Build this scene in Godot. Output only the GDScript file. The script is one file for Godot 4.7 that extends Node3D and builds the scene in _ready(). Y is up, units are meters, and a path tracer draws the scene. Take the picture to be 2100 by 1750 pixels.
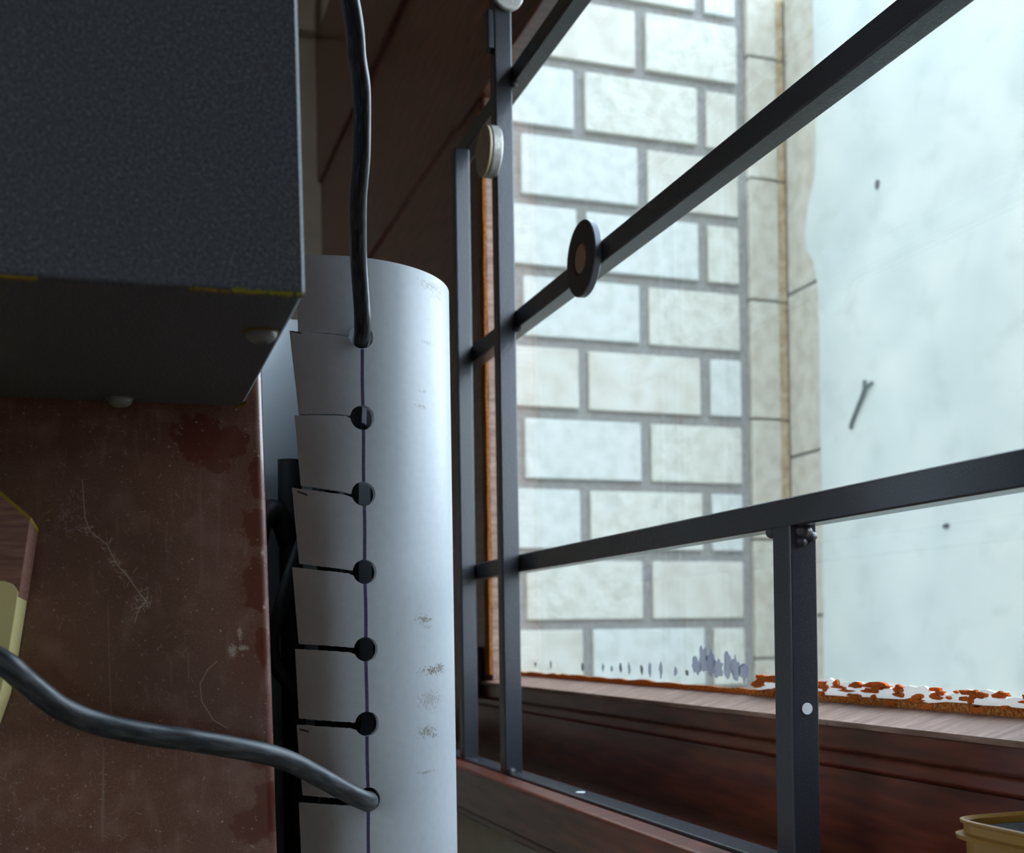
extends Node3D
# Room corner by a window. X points out through the window wall, Y up, depth (F) runs along the window: z = -F.
# Heights below are measured from eye level; EYE is the height of the eye above the floor.
const EYE := 1.0
const PIPE_C := Vector2(0.0994, 0.548)      # pipe axis (X, F)
const PIPE_R := 0.055
const PIPE_T := 0.0030
const PIPE_TOP := 0.1612
const HOLE_PHI := 0.2269                     # 13 degrees
const HOLE_R := 0.0052
const HOLE_Y := [0.1276, 0.0931, 0.0607, 0.0276, -0.0053, -0.0370, -0.0692, -0.1020, -0.1345, -0.1672]
const BAR := 0.0127
const GRILLE_X := 0.27

var rng := RandomNumberGenerator.new()
var M := {}

# ------------------------------------------------------------------ helpers
func P(x: float, y: float, f: float) -> Vector3:
	return Vector3(x, y + EYE, -f)

func st_new() -> SurfaceTool:
	var st := SurfaceTool.new()
	st.begin(Mesh.PRIMITIVE_TRIANGLES)
	return st

func tri(st: SurfaceTool, a: Vector3, b: Vector3, c: Vector3, na: Vector3, nb: Vector3, nc: Vector3, ua := Vector2.ZERO, ub := Vector2.ZERO, uc := Vector2.ZERO) -> void:
	var g := (b - a).cross(c - a)
	if g.length_squared() < 1e-20:
		return
	if g.dot(na + nb + nc) > 0.0:
		var t := b; b = c; c = t
		t = nb; nb = nc; nc = t
		var u := ub; ub = uc; uc = u
	st.set_normal(na); st.set_uv(ua); st.add_vertex(a)
	st.set_normal(nb); st.set_uv(ub); st.add_vertex(b)
	st.set_normal(nc); st.set_uv(uc); st.add_vertex(c)

func quad(st: SurfaceTool, a: Vector3, b: Vector3, c: Vector3, d: Vector3, n: Vector3) -> void:
	tri(st, a, b, c, n, n, n)
	tri(st, a, c, d, n, n, n)

# box with rounded-looking edges; mn / mx in (X, Y, F) of the room
func rbox(st: SurfaceTool, x0: float, y0: float, f0: float, x1: float, y1: float, f1: float, bevel := 0.001, xf := Transform3D.IDENTITY) -> void:
	var c := P((x0 + x1) / 2, (y0 + y1) / 2, (f0 + f1) / 2)
	var h := Vector3(absf(x1 - x0) / 2, absf(y1 - y0) / 2, absf(f1 - f0) / 2)
	hbox(st, c, h, bevel, xf)

func hbox(st: SurfaceTool, c: Vector3, h: Vector3, bevel := 0.001, xf := Transform3D.IDENTITY) -> void:
	var b := minf(bevel, minf(h.x, minf(h.y, h.z)) * 0.9)
	var pt := func(s: Vector3, axis: int) -> Vector3:
		var p := Vector3(s.x * (h.x - b), s.y * (h.y - b), s.z * (h.z - b))
		p[axis] = s[axis] * h[axis]
		return xf * (c + p)
	var nm := func(s: Vector3, axis: int) -> Vector3:
		var n := Vector3.ZERO
		n[axis] = s[axis]
		return xf.basis * n
	for axis in 3:
		var a1 := (axis + 1) % 3
		var a2 := (axis + 2) % 3
		for sg in [-1.0, 1.0]:
			var q := []
			for k in [[-1, -1], [1, -1], [1, 1], [-1, 1]]:
				var s := Vector3.ZERO
				s[axis] = sg; s[a1] = k[0]; s[a2] = k[1]
				q.append(s)
			var n: Vector3 = nm.call(q[0], axis)
			quad(st, pt.call(q[0], axis), pt.call(q[1], axis), pt.call(q[2], axis), pt.call(q[3], axis), n)
		# edges that run along this axis
		for k in [[-1, -1], [1, -1], [1, 1], [-1, 1]]:
			var s0 := Vector3.ZERO
			s0[axis] = -1.0; s0[a1] = k[0]; s0[a2] = k[1]
			var s1 := s0
			s1[axis] = 1.0
			var A: Vector3 = pt.call(s0, a1)
			var B: Vector3 = pt.call(s1, a1)
			var C: Vector3 = pt.call(s1, a2)
			var D: Vector3 = pt.call(s0, a2)
			var n1: Vector3 = nm.call(s0, a1)
			var n2: Vector3 = nm.call(s0, a2)
			tri(st, A, B, C, n1, n1, n2)
			tri(st, A, C, D, n1, n2, n2)
	for sx in [-1.0, 1.0]:
		for sy in [-1.0, 1.0]:
			for sz in [-1.0, 1.0]:
				var s := Vector3(sx, sy, sz)
				tri(st, pt.call(s, 0), pt.call(s, 1), pt.call(s, 2), nm.call(s, 0), nm.call(s, 1), nm.call(s, 2))

func commit(st: SurfaceTool, called: String, m: Material, parent: Node = null) -> MeshInstance3D:
	var o := MeshInstance3D.new()
	o.name = called
	o.mesh = st.commit()
	o.material_override = m
	o.cast_shadow = GeometryInstance3D.SHADOW_CASTING_SETTING_ON
	(parent if parent else self).add_child(o, true)
	return o

func box(called: String, m: Material, parent: Node, x0: float, y0: float, f0: float, x1: float, y1: float, f1: float, bevel := 0.001) -> MeshInstance3D:
	var st := st_new()
	rbox(st, x0, y0, f0, x1, y1, f1, bevel)
	return commit(st, called, m, parent)

func tag(o: Node, label: String, category := "", group := "", kind := "") -> Node:
	o.set_meta("label", label)
	if category: o.set_meta("category", category)
	if group: o.set_meta("group", group)
	if kind: o.set_meta("kind", kind)
	return o

func thing(called: String, label: String, category: String, group := "") -> Node3D:
	var o := Node3D.new()
	o.name = called
	add_child(o, true)
	tag(o, label, category, group)
	return o

func struct(called: String, label: String, category := "") -> Node3D:
	var o := Node3D.new()
	o.name = called
	add_child(o, true)
	tag(o, label, category, "", "structure")
	return o

# round tube through points
func tube(st: SurfaceTool, pts: Array, r: float, sides := 16, sub := 8, squash := 1.0) -> void:
	var line := []
	for i in pts.size() - 1:
		var p0: Vector3 = pts[maxi(i - 1, 0)]
		var p1: Vector3 = pts[i]
		var p2: Vector3 = pts[i + 1]
		var p3: Vector3 = pts[mini(i + 2, pts.size() - 1)]
		for k in sub:
			var t := float(k) / sub
			line.append(0.5 * ((2.0 * p1) + (p2 - p0) * t + (2.0 * p0 - 5.0 * p1 + 4.0 * p2 - p3) * t * t + (3.0 * p1 - p0 - 3.0 * p2 + p3) * t * t * t))
	line.append(pts[-1])
	var up := Vector3(0.3, 0.2, 0.93).normalized()
	var rings := []
	var norms := []
	for i in line.size():
		var d: Vector3 = (line[mini(i + 1, line.size() - 1)] - line[maxi(i - 1, 0)]).normalized()
		up = (up - d * up.dot(d)).normalized()
		var side := d.cross(up)
		var ring := []
		var nr := []
		for k in sides + 1:
			var a := TAU * k / sides
			var n := up * cos(a) + side * sin(a)
			ring.append(line[i] + up * cos(a) * r + side * sin(a) * r * squash)
			nr.append(n)
		rings.append(ring)
		norms.append(nr)
	var run := 0.0
	for i in line.size() - 1:
		var step: float = line[i].distance_to(line[i + 1])
		for k in sides:
			var ua := Vector2(float(k) / sides, run * 12.0)
			var ub := Vector2(float(k + 1) / sides, run * 12.0)
			var uc := Vector2(float(k + 1) / sides, (run + step) * 12.0)
			var ud := Vector2(float(k) / sides, (run + step) * 12.0)
			tri(st, rings[i][k], rings[i][k + 1], rings[i + 1][k + 1], norms[i][k], norms[i][k + 1], norms[i + 1][k + 1], ua, ub, uc)
			tri(st, rings[i][k], rings[i + 1][k + 1], rings[i + 1][k], norms[i][k], norms[i + 1][k + 1], norms[i + 1][k], ua, uc, ud)
		run += step
	for e in [0, line.size() - 1]:
		var n: Vector3 = (line[e] - line[1 if e == 0 else e - 1]).normalized()
		for k in sides:
			tri(st, line[e], rings[e][k], rings[e][k + 1], n, n, n)

# lathe: profile of [radius, height] round the local y axis of xf
func lathe(st: SurfaceTool, profile: Array, xf: Transform3D, sides := 40) -> void:
	for i in profile.size() - 1:
		var a: Vector2 = profile[i]
		var b: Vector2 = profile[i + 1]
		var d := (b - a).normalized()
		var n2 := Vector2(d.y, -d.x)
		for k in sides:
			var t0 := TAU * k / sides
			var t1 := TAU * (k + 1) / sides
			var f := func(p: Vector2, t: float) -> Vector3: return xf * Vector3(p.x * cos(t), p.y, p.x * sin(t))
			var g := func(t: float) -> Vector3: return (xf.basis * Vector3(n2.x * cos(t), n2.y, n2.x * sin(t))).normalized()
			var N0: Vector3 = g.call(t0)
			var N1: Vector3 = g.call(t1)
			tri(st, f.call(a, t0), f.call(a, t1), f.call(b, t1), N0, N1, N1)
			tri(st, f.call(a, t0), f.call(b, t1), f.call(b, t0), N0, N1, N0)

# flat outline pushed out to a thickness: to3(point2, depth) gives the place
func prism(st: SurfaceTool, poly: PackedVector2Array, to3: Callable, d0: float, d1: float) -> void:
	var idx := Geometry2D.triangulate_polygon(poly)
	var n: Vector3 = (to3.call(poly[0], d1) - to3.call(poly[0], d0)).normalized()
	for i in range(0, idx.size(), 3):
		var a := poly[idx[i]]
		var b := poly[idx[i + 1]]
		var c := poly[idx[i + 2]]
		tri(st, to3.call(a, d1), to3.call(b, d1), to3.call(c, d1), n, n, n)
		tri(st, to3.call(a, d0), to3.call(b, d0), to3.call(c, d0), -n, -n, -n)
	var mid := Vector2.ZERO
	for p in poly: mid += p
	mid /= poly.size()
	var ccw := not Geometry2D.is_polygon_clockwise(poly)
	for i in poly.size():
		var a := poly[i]
		var b := poly[(i + 1) % poly.size()]
		var e := (b - a).normalized()
		var o2 := Vector2(e.y, -e.x) * (1.0 if ccw else -1.0)
		var A: Vector3 = to3.call(a, d0)
		var out: Vector3 = (to3.call(a + o2 * 0.001, d0) - A).normalized()
		quad(st, A, to3.call(b, d0), to3.call(b, d1), to3.call(a, d1), out)

func blob(cx: float, cy: float, rx: float, ry: float, rough := 0.25, n := 14) -> PackedVector2Array:
	var p := PackedVector2Array()
	for k in n:
		var a := TAU * k / n
		var w := 1.0 + rng.randf_range(-rough, rough)
		p.append(Vector2(cx + cos(a) * rx * w, cy + sin(a) * ry * w))
	return p

# ------------------------------------------------------------------ textures
func noise_bytes(sd: int, freq: float, oct: int, w: int, h: int, sx := 1, sy := 1) -> PackedByteArray:
	var n := FastNoiseLite.new()
	n.seed = sd
	n.frequency = freq
	n.fractal_octaves = oct
	n.noise_type = FastNoiseLite.TYPE_SIMPLEX_SMOOTH
	var im := n.get_seamless_image(w / sx, h / sy)
	if sx > 1 or sy > 1:
		im.resize(w, h, Image.INTERPOLATE_CUBIC)
	return im.get_data()

func ramp(stops: Array) -> Array:
	var g := Gradient.new()
	var o := PackedFloat32Array()
	var c := PackedColorArray()
	for s in stops:
		o.append(s[0]); c.append(s[1])
	g.offsets = o
	g.colors = c
	var lut := []
	for i in 256: lut.append(g.sample(i / 255.0))
	return lut

func paint(w: int, h: int, base: PackedByteArray, stops: Array) -> PackedByteArray:
	var lut := ramp(stops)
	var out := PackedByteArray()
	out.resize(w * h * 3)
	for i in w * h:
		var c: Color = lut[base[i]]
		out[i * 3] = c.r8; out[i * 3 + 1] = c.g8; out[i * 3 + 2] = c.b8
	return out

# lay a colour over where a noise passes a threshold
func over(buf: PackedByteArray, n: PackedByteArray, lo: int, hi: int, col: Color, most := 1.0) -> void:
	for i in n.size():
		var v := n[i]
		if v > lo:
			var a := minf(1.0, float(v - lo) / maxf(1.0, hi - lo)) * most
			buf[i * 3] = int(lerpf(buf[i * 3], col.r8, a))
			buf[i * 3 + 1] = int(lerpf(buf[i * 3 + 1], col.g8, a))
			buf[i * 3 + 2] = int(lerpf(buf[i * 3 + 2], col.b8, a))

func dab(buf: PackedByteArray, w: int, h: int, cx: float, cy: float, rx: float, ry: float, col: Color, a: float, edge := 0.3, nb := PackedByteArray(), rag := 0.0) -> void:
	var reach := 1.0 + rag
	for y in range(maxi(0, int(cy - ry * reach)), mini(h, int(cy + ry * reach) + 2)):
		for x in range(maxi(0, int(cx - rx * reach)), mini(w, int(cx + rx * reach) + 2)):
			var d := sqrt(pow((x - cx) / rx, 2) + pow((y - cy) / ry, 2))
			if nb.size():
				d += (nb[(y % h) * w + (x % w)] / 255.0 - 0.5) * 2.0 * rag
			var k := clampf((1.0 - d) / edge, 0.0, 1.0) * a
			if k > 0.0:
				var i := (y * w + x) * 3
				buf[i] = int(lerpf(buf[i], col.r8, k)); buf[i + 1] = int(lerpf(buf[i + 1], col.g8, k)); buf[i + 2] = int(lerpf(buf[i + 2], col.b8, k))

func stroke(buf: PackedByteArray, w: int, h: int, pts: Array, r: float, col: Color, a: float) -> void:
	for i in pts.size() - 1:
		var p: Vector2 = pts[i]
		var q: Vector2 = pts[i + 1]
		var n := int(p.distance_to(q) / maxf(0.6, r * 0.6)) + 1
		for k in n:
			var c := p.lerp(q, float(k) / n)
			dab(buf, w, h, c.x, c.y, r, r, col, a, 0.8)

func tex(buf: PackedByteArray, w: int, h: int) -> ImageTexture:
	var im := Image.create_from_data(w, h, false, Image.FORMAT_RGB8, buf)
	im.generate_mipmaps()
	return ImageTexture.create_from_image(im)

func grey_tex(b: PackedByteArray, w: int, h: int) -> ImageTexture:
	return ImageTexture.create_from_image(Image.create_from_data(w, h, false, Image.FORMAT_L8, b))

func mat(col: Color, rough := 0.6, metal := 0.0, t: Texture2D = null, tri_scale := 0.0) -> StandardMaterial3D:
	var m := StandardMaterial3D.new()
	m.albedo_color = col
	m.roughness = rough
	m.metallic = metal
	if t:
		m.albedo_texture = t
	if tri_scale > 0.0:
		m.uv1_triplanar = true
		m.uv1_world_triplanar = true
		m.uv1_scale = Vector3.ONE * tri_scale
	return m

func bump(m: StandardMaterial3D, t: Texture2D, cm: float) -> void:
	m.heightmap_enabled = true
	m.heightmap_texture = t
	m.heightmap_scale = cm

func make_materials() -> void:
	var S := 512
	var fine := noise_bytes(3, 0.06, 4, S, S)
	var mid := noise_bytes(5, 0.018, 4, S, S)
	var big := noise_bytes(7, 0.007, 3, S, S)
	var grit := noise_bytes(9, 0.25, 2, S, S)
	var grit_t := grey_tex(grit, S, S)
	var fine_t := grey_tex(fine, S, S)
	# painted outside blocks: off-white paint with grey-green weathering
	var b := paint(S, S, mid, [[0.0, Color8(206, 204, 192)], [0.5, Color8(224, 224, 214)], [1.0, Color8(236, 237, 230)]])
	over(b, fine, 165, 255, Color8(176, 178, 166), 0.55)
	over(b, big, 185, 255, Color8(196, 200, 196), 0.5)
	M.block = mat(Color8(208, 208, 206), 0.8, 0, tex(b, S, S), 2.1)
	bump(M.block, fine_t, 0.15)
	var b2 := paint(S, S, big, [[0.0, Color8(208, 202, 190)], [0.5, Color8(224, 222, 212)], [1.0, Color8(232, 232, 226)]])
	over(b2, fine, 170, 255, Color8(190, 186, 172), 0.6)
	M.block_warm = mat(Color8(208, 208, 206), 0.8, 0, tex(b2, S, S), 2.9)
	var b3 := paint(S, S, mid, [[0.0, Color8(206, 210, 206)], [0.5, Color8(222, 227, 224)], [1.0, Color8(234, 238, 238)]])
	over(b3, fine, 175, 255, Color8(176, 184, 172), 0.5)
	M.block_cool = mat(Color8(208, 208, 206), 0.8, 0, tex(b3, S, S), 2.4)
	# mortar
	var j := paint(S, S, fine, [[0.0, Color8(132, 130, 127)], [0.5, Color8(156, 154, 151)], [1.0, Color8(174, 173, 170)]])
	over(j, big, 170, 250, Color8(146, 130, 122), 0.6)
	M.mortar = mat(Color8(208, 208, 206), 0.95, 0, tex(j, S, S), 2.0)
	# bare plaster of the corner pilaster
	var p := paint(S, S, mid, [[0.0, Color8(188, 180, 164)], [0.5, Color8(208, 203, 190)], [1.0, Color8(222, 219, 209)]])
	over(p, fine, 170, 255, Color8(168, 160, 146), 0.5)
	M.plaster = mat(Color8(208, 208, 206), 0.9, 0, tex(p, S, S), 2.0)
	var ps := paint(S, S, mid, [[0.0, Color8(150, 122, 84)], [0.45, Color8(186, 164, 128)], [1.0, Color8(208, 196, 172)]])
	over(ps, fine, 150, 255, Color8(132, 112, 90), 0.7)
	M.plaster_stained = mat(Color8(214, 212, 208), 0.9, 0, tex(ps, S, S), 3.0)
	# pale blue paint
	var bl := paint(S, S, big, [[0.0, Color8(196, 216, 222)], [0.5, Color8(208, 227, 232)], [1.0, Color8(220, 236, 240)]])
	over(bl, mid, 160, 255, Color8(182, 201, 204), 0.5)
	over(bl, fine, 205, 255, Color8(176, 190, 188), 0.4)
	M.blue_paint = mat(Color8(224, 214, 206), 0.55, 0, tex(bl, S, S), 0.9)
	# interior plaster
	var cr := paint(S, S, mid, [[0.0, Color8(214, 203, 182)], [1.0, Color8(230, 221, 202)]])
	M.cream = mat(Color.WHITE, 0.85, 0, tex(cr, S, S), 1.5)
	M.ceiling = mat(Color8(222, 220, 212), 0.9)
	var fl := paint(S, S, mid, [[0.0, Color8(84, 70, 60)], [1.0, Color8(104, 90, 78)]])
	M.floor = mat(Color.WHITE, 0.5, 0, tex(fl, S, S), 1.0)
	M.concrete = mat(Color8(176, 174, 168), 0.95, 0, M.mortar.albedo_texture, 1.2)
	# varnished timber: dark and light; grain along the depth axis
	var gr := noise_bytes(21, 0.05, 4, S, S, 8, 1)
	var wd := paint(S, S, gr, [[0.0, Color8(66, 26, 16)], [0.5, Color8(98, 43, 26)], [1.0, Color8(126, 60, 36)]])
	M.timber = mat(Color.WHITE, 0.36, 0, tex(wd, S, S), 4.0)
	M.timber.clearcoat_enabled = true
	M.timber.clearcoat = 0.45
	M.timber.clearcoat_roughness = 0.17
	var wd4 := paint(S, S, gr, [[0.0, Color8(116, 84, 68)], [0.5, Color8(148, 114, 96)], [1.0, Color8(178, 146, 128)]])
	over(wd4, fine, 170, 250, Color8(92, 76, 68), 0.7)
	M.timber_worn = mat(Color.WHITE, 0.6, 0, tex(wd4, S, S), 6.0)
	# rusty putty round the pane
	var ru := paint(S, S, fine, [[0.0, Color8(120, 62, 20)], [0.4, Color8(176, 96, 34)], [0.7, Color8(196, 140, 72)], [1.0, Color8(220, 206, 176)]])
	M.putty = mat(Color.WHITE, 0.9, 0, tex(ru, S, S), 14.0)
	var ru2 := paint(S, S, fine, [[0.0, Color8(196, 92, 26)], [0.5, Color8(226, 122, 42)], [1.0, Color8(236, 156, 78)]])
	M.rust = mat(Color.WHITE, 0.95, 0, tex(ru2, S, S), 20.0)
	M.putty_pale = mat(Color8(226, 220, 202), 0.9)
	# glass
	M.glass = mat(Color(0.86, 0.93, 0.94, 0.05), 0.02)
	M.glass.transparency = BaseMaterial3D.TRANSPARENCY_ALPHA
	M.grime = mat(Color(0.36, 0.36, 0.41, 0.6), 0.9)
	M.grime.transparency = BaseMaterial3D.TRANSPARENCY_ALPHA
	M.grime.backlight_enabled = true
	M.grime.backlight = Color(0.5, 0.5, 0.55)
	M.grime_dark = mat(Color(0.26, 0.27, 0.30, 0.6), 0.9)
	M.grime_dark.transparency = BaseMaterial3D.TRANSPARENCY_ALPHA
	for q in [M.rust, M.putty, M.putty_pale]:
		q.backlight_enabled = true
		q.backlight = Color(0.9, 0.9, 0.9)
	# black enamel on the bars
	var en := paint(S, S, grit, [[0.0, Color8(50, 51, 55)], [0.75, Color8(62, 63, 68)], [1.0, Color8(104, 106, 112)]])
	M.enamel = mat(Color.WHITE, 0.24, 0, tex(en, S, S), 9.0)
	bump(M.enamel, fine_t, 0.005)
	M.weld = mat(Color8(70, 66, 70), 0.45, 0.3)
	bump(M.weld, grit_t, 0.2)
	# magnets
	var mg := paint(S, S, fine, [[0.0, Color8(150, 146, 138)], [0.5, Color8(182, 180, 172)], [1.0, Color8(206, 205, 198)]])
	M.magnet_cup = mat(Color.WHITE, 0.4, 0.35, tex(mg, S, S), 12.0)
	var mf := paint(S, S, mid, [[0.0, Color8(170, 154, 126)], [1.0, Color8(200, 186, 158)]])
	M.magnet_face = mat(Color.WHITE, 0.5, 0.1, tex(mf, S, S), 12.0)
	M.ferrite = mat(Color8(44, 34, 33), 0.4)
	M.ferrite_rim = mat(Color8(96, 98, 104), 0.35, 0.3)
	M.copper = mat(Color8(190, 140, 116), 0.45, 0.2)
	M.dot = mat(Color8(238, 238, 240), 0.6)
	M.black_rubber = mat(Color8(24, 24, 26), 0.5)
	# cable sheath: black, with dusty scuffs
	var cb := paint(S, S, noise_bytes(31, 0.03, 4, S, S, 1, 2), [[0.0, Color8(24, 25, 27)], [0.55, Color8(32, 33, 36)], [0.75, Color8(58, 60, 62)], [1.0, Color8(92, 92, 90)]])
	M.cable = mat(Color.WHITE, 0.28, 0, tex(cb, S, S))
	var cb2 := paint(S, S, noise_bytes(33, 0.02, 4, S, S, 1, 2), [[0.0, Color8(34, 37, 41)], [0.4, Color8(50, 54, 58)], [0.65, Color8(74, 78, 80)], [1.0, Color8(100, 102, 100)]])
	M.cable_dusty = mat(Color.WHITE, 0.42, 0, tex(cb2, S, S))
	M.pot = mat(Color8(164, 122, 52), 0.4)
	M.soil = mat(Color8(24, 24, 26), 0.95)
	bump(M.soil, grit_t, 0.5)
	M.cream_plastic = mat(Color8(222, 206, 142), 0.45)
	var lm := paint(S, S, noise_bytes(41, 0.06, 4, S, S, 8, 1), [[0.0, Color8(104, 68, 56)], [0.5, Color8(136, 94, 80)], [1.0, Color8(164, 122, 104)]])
	M.laminate = mat(Color.WHITE, 0.5, 0, tex(lm, S, S), 12.0)
	M.yellow_edge = mat(Color8(150, 122, 20), 0.6)
	M.zinc = mat(Color8(150, 150, 148), 0.4, 0.35)
	M.chip = mat(Color8(132, 124, 28), 0.7)
	M.twig = mat(Color8(70, 82, 84), 0.8)
	M.box_black = box_material(grit)
	M.board = board_material()
	M.pipe = pipe_material()

# black powder coat with settled dust, specks and lint
func box_material(grit: PackedByteArray) -> StandardMaterial3D:
	var S := 1024
	var f := noise_bytes(51, 0.12, 4, S, S)
	var g := noise_bytes(52, 0.01, 3, S, S)
	var b := paint(S, S, f, [[0.0, Color8(62, 65, 72)], [0.5, Color8(84, 88, 95)], [0.8, Color8(114, 118, 124)], [1.0, Color8(164, 166, 168)]])
	over(b, g, 150, 240, Color8(88, 94, 98), 0.4)
	for k in 260:
		var r := rng.randf_range(0.8, 2.4)
		dab(b, S, S, rng.randf() * S, rng.randf() * S, r, r, Color8(200, 204, 210), rng.randf_range(0.25, 0.9), 0.7)
	for k in 60:
		var c := Vector2(rng.randf() * S, rng.randf() * S)
		var pts := [c]
		var d := Vector2.from_angle(rng.randf() * TAU) * 5.0
		for i in 4:
			d = d.rotated(rng.randf_range(-0.7, 0.7))
			c += d
			pts.append(c)
		stroke(b, S, S, pts, 0.8, Color8(176, 176, 176), 0.5)
	var m := mat(Color.WHITE, 0.5, 0, tex(b, S, S), 7.0)
	bump(m, grey_tex(f, S, S), 0.006)
	return m

# brown enamel under grey dust; wiped patches, lint and scratches where the photograph has them. 1 mm = 6.4 texels
func board_material() -> StandardMaterial3D:
	var W := 1024
	var H := 1536
	var f := noise_bytes(61, 0.15, 3, W, H)
	var g := noise_bytes(62, 0.008, 4, W, H)
	var str_ := noise_bytes(63, 0.03, 3, W, H, 1, 8)
	var b := paint(W, H, f, [[0.0, Color8(112, 68, 53)], [0.6, Color8(124, 79, 64)], [0.88, Color8(142, 98, 84)], [1.0, Color8(190, 158, 146)]])
	over(b, g, 130, 230, Color8(154, 116, 103), 0.55)
	over(b, str_, 170, 255, Color8(178, 146, 132), 0.35)
	var at := func(x: float, y: float) -> Vector2: return Vector2((x + 0.1) * 6400.0, (0.12 - y) * 6400.0)
	var clean := Color8(104, 38, 22)
	var rag := noise_bytes(64, 0.03, 4, W, H)
	for c in [[0.034, 0.0765, 11.0, 10.0], [0.0445, 0.0755, 8.0, 7.0], [0.0395, 0.070, 7.0, 6.0], [0.0545, 0.0435, 6.5, 7.5], [0.0535, 0.0215, 6.0, 11.0], [0.056, 0.062, 4.5, 9.0], [0.0495, -0.0725, 9.0, 7.0], [0.055, -0.066, 6.0, 11.0], [0.055, -0.003, 3.0, 8.0], [0.052, -0.045, 4.0, 6.0]]:
		var p: Vector2 = at.call(c[0], c[1])
		dab(b, W, H, p.x, p.y, c[2] * 6.4, c[3] * 6.4, clean, 0.85, 0.16, rag, 0.35)
	# specks and short fibres of dust
	for k in 5200:
		var x := rng.randf() * W
		var y := rng.randf() * H
		var r := rng.randf_range(0.6, 1.0) + pow(rng.randf(), 7.0) * 3.0
		dab(b, W, H, x, y, r, r, Color8(222, 208, 200), rng.randf_range(0.2, 0.85), 0.7)
	for k in 900:
		var c := Vector2(rng.randf() * W * 0.8, rng.randf() * H)
		var pts := [c]
		var d := Vector2.from_angle(rng.randf() * TAU) * rng.randf_range(2.0, 5.0)
		for i in 4:
			d = d.rotated(rng.randf_range(-0.8, 0.8))
			c += d
			pts.append(c)
		stroke(b, W, H, pts, 0.85, Color8(196, 178, 170), rng.randf_range(0.25, 0.65))
	# cobweb lint that runs down the board
	var web := [[-0.009, 0.060], [-0.0085, 0.046], [-0.007, 0.041], [-0.001, 0.036], [0.001, 0.031], [0.003, 0.0275], [0.006, 0.024], [0.0105, 0.017], [0.0125, 0.0145], [0.0095, 0.012], [0.0078, 0.0065]]
	var wp := []
	for q in web: wp.append(at.call(q[0], q[1]))
	stroke(b, W, H, wp, 1.6, Color8(226, 210, 202), 0.75)
	for k in 90:
		var q: Vector2 = wp[2 + rng.randi() % 8] + Vector2(rng.randf_range(-14, 14), rng.randf_range(-16, 16))
		var e := q + Vector2.from_angle(rng.randf() * TAU) * rng.randf_range(5, 16)
		stroke(b, W, H, [q, (q + e) / 2 + Vector2(rng.randf_range(-3, 3), rng.randf_range(-3, 3)), e], 1.1, Color8(220, 202, 196), 0.6)
	for k in 70:
		var q: Vector2 = at.call(-0.014 + rng.randf_range(-0.004, 0.006), 0.046 + rng.randf_range(-0.006, 0.010))
		stroke(b, W, H, [q, q + Vector2.from_angle(rng.randf() * TAU) * rng.randf_range(4, 13)], 1.2, Color8(196, 174, 190), 0.5)
	var hair := []
	for q in [[0.0375, -0.0085], [0.034, -0.0115], [0.031, -0.017], [0.0315, -0.024], [0.0355, -0.031], [0.041, -0.0345]]: hair.append(at.call(q[0], q[1]))
	stroke(b, W, H, hair, 1.2, Color8(230, 196, 186), 0.8)
	# bare scratches and drips
	for q in [[0.0435, -0.0045, 3.0, 5.0], [0.0475, -0.0035, 4.0, 2.0], [0.0465, 0.002, 1.5, 5.0], [0.0562, 0.0335, 1.2, 2.0], [0.056, 0.012, 1.0, 1.6]]:
		var p: Vector2 = at.call(q[0], q[1])
		dab(b, W, H, p.x, p.y, q[2] * 4, q[3] * 4, Color8(214, 202, 192), 0.75, 0.5, f, 0.8)
	for q in [[-0.0015, 0.013, -0.0015, -0.03], [-0.0045, -0.04, -0.006, -0.075], [0.0205, -0.008, 0.0205, -0.018], [0.027, -0.006, 0.0268, -0.016]]:
		stroke(b, W, H, [at.call(q[0], q[1]), at.call(q[2], q[3])], 3.0, Color8(160, 132, 122), 0.4)
	var m := mat(Color.WHITE, 0.42, 0, tex(b, W, H))
	m.clearcoat_enabled = true
	m.clearcoat = 1.0
	m.clearcoat_roughness = 0.1
	return m

# grey pipe: marker line, scratches, grubby smears. Texture spans 180 degrees (from -70) by 0.30 m
func pipe_uv(phi: float, y: float) -> Vector2:
	return Vector2(clampf((rad_to_deg(phi) + 70.0) / 180.0, 0.002, 0.998), (PIPE_TOP - y) / 0.30)

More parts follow.
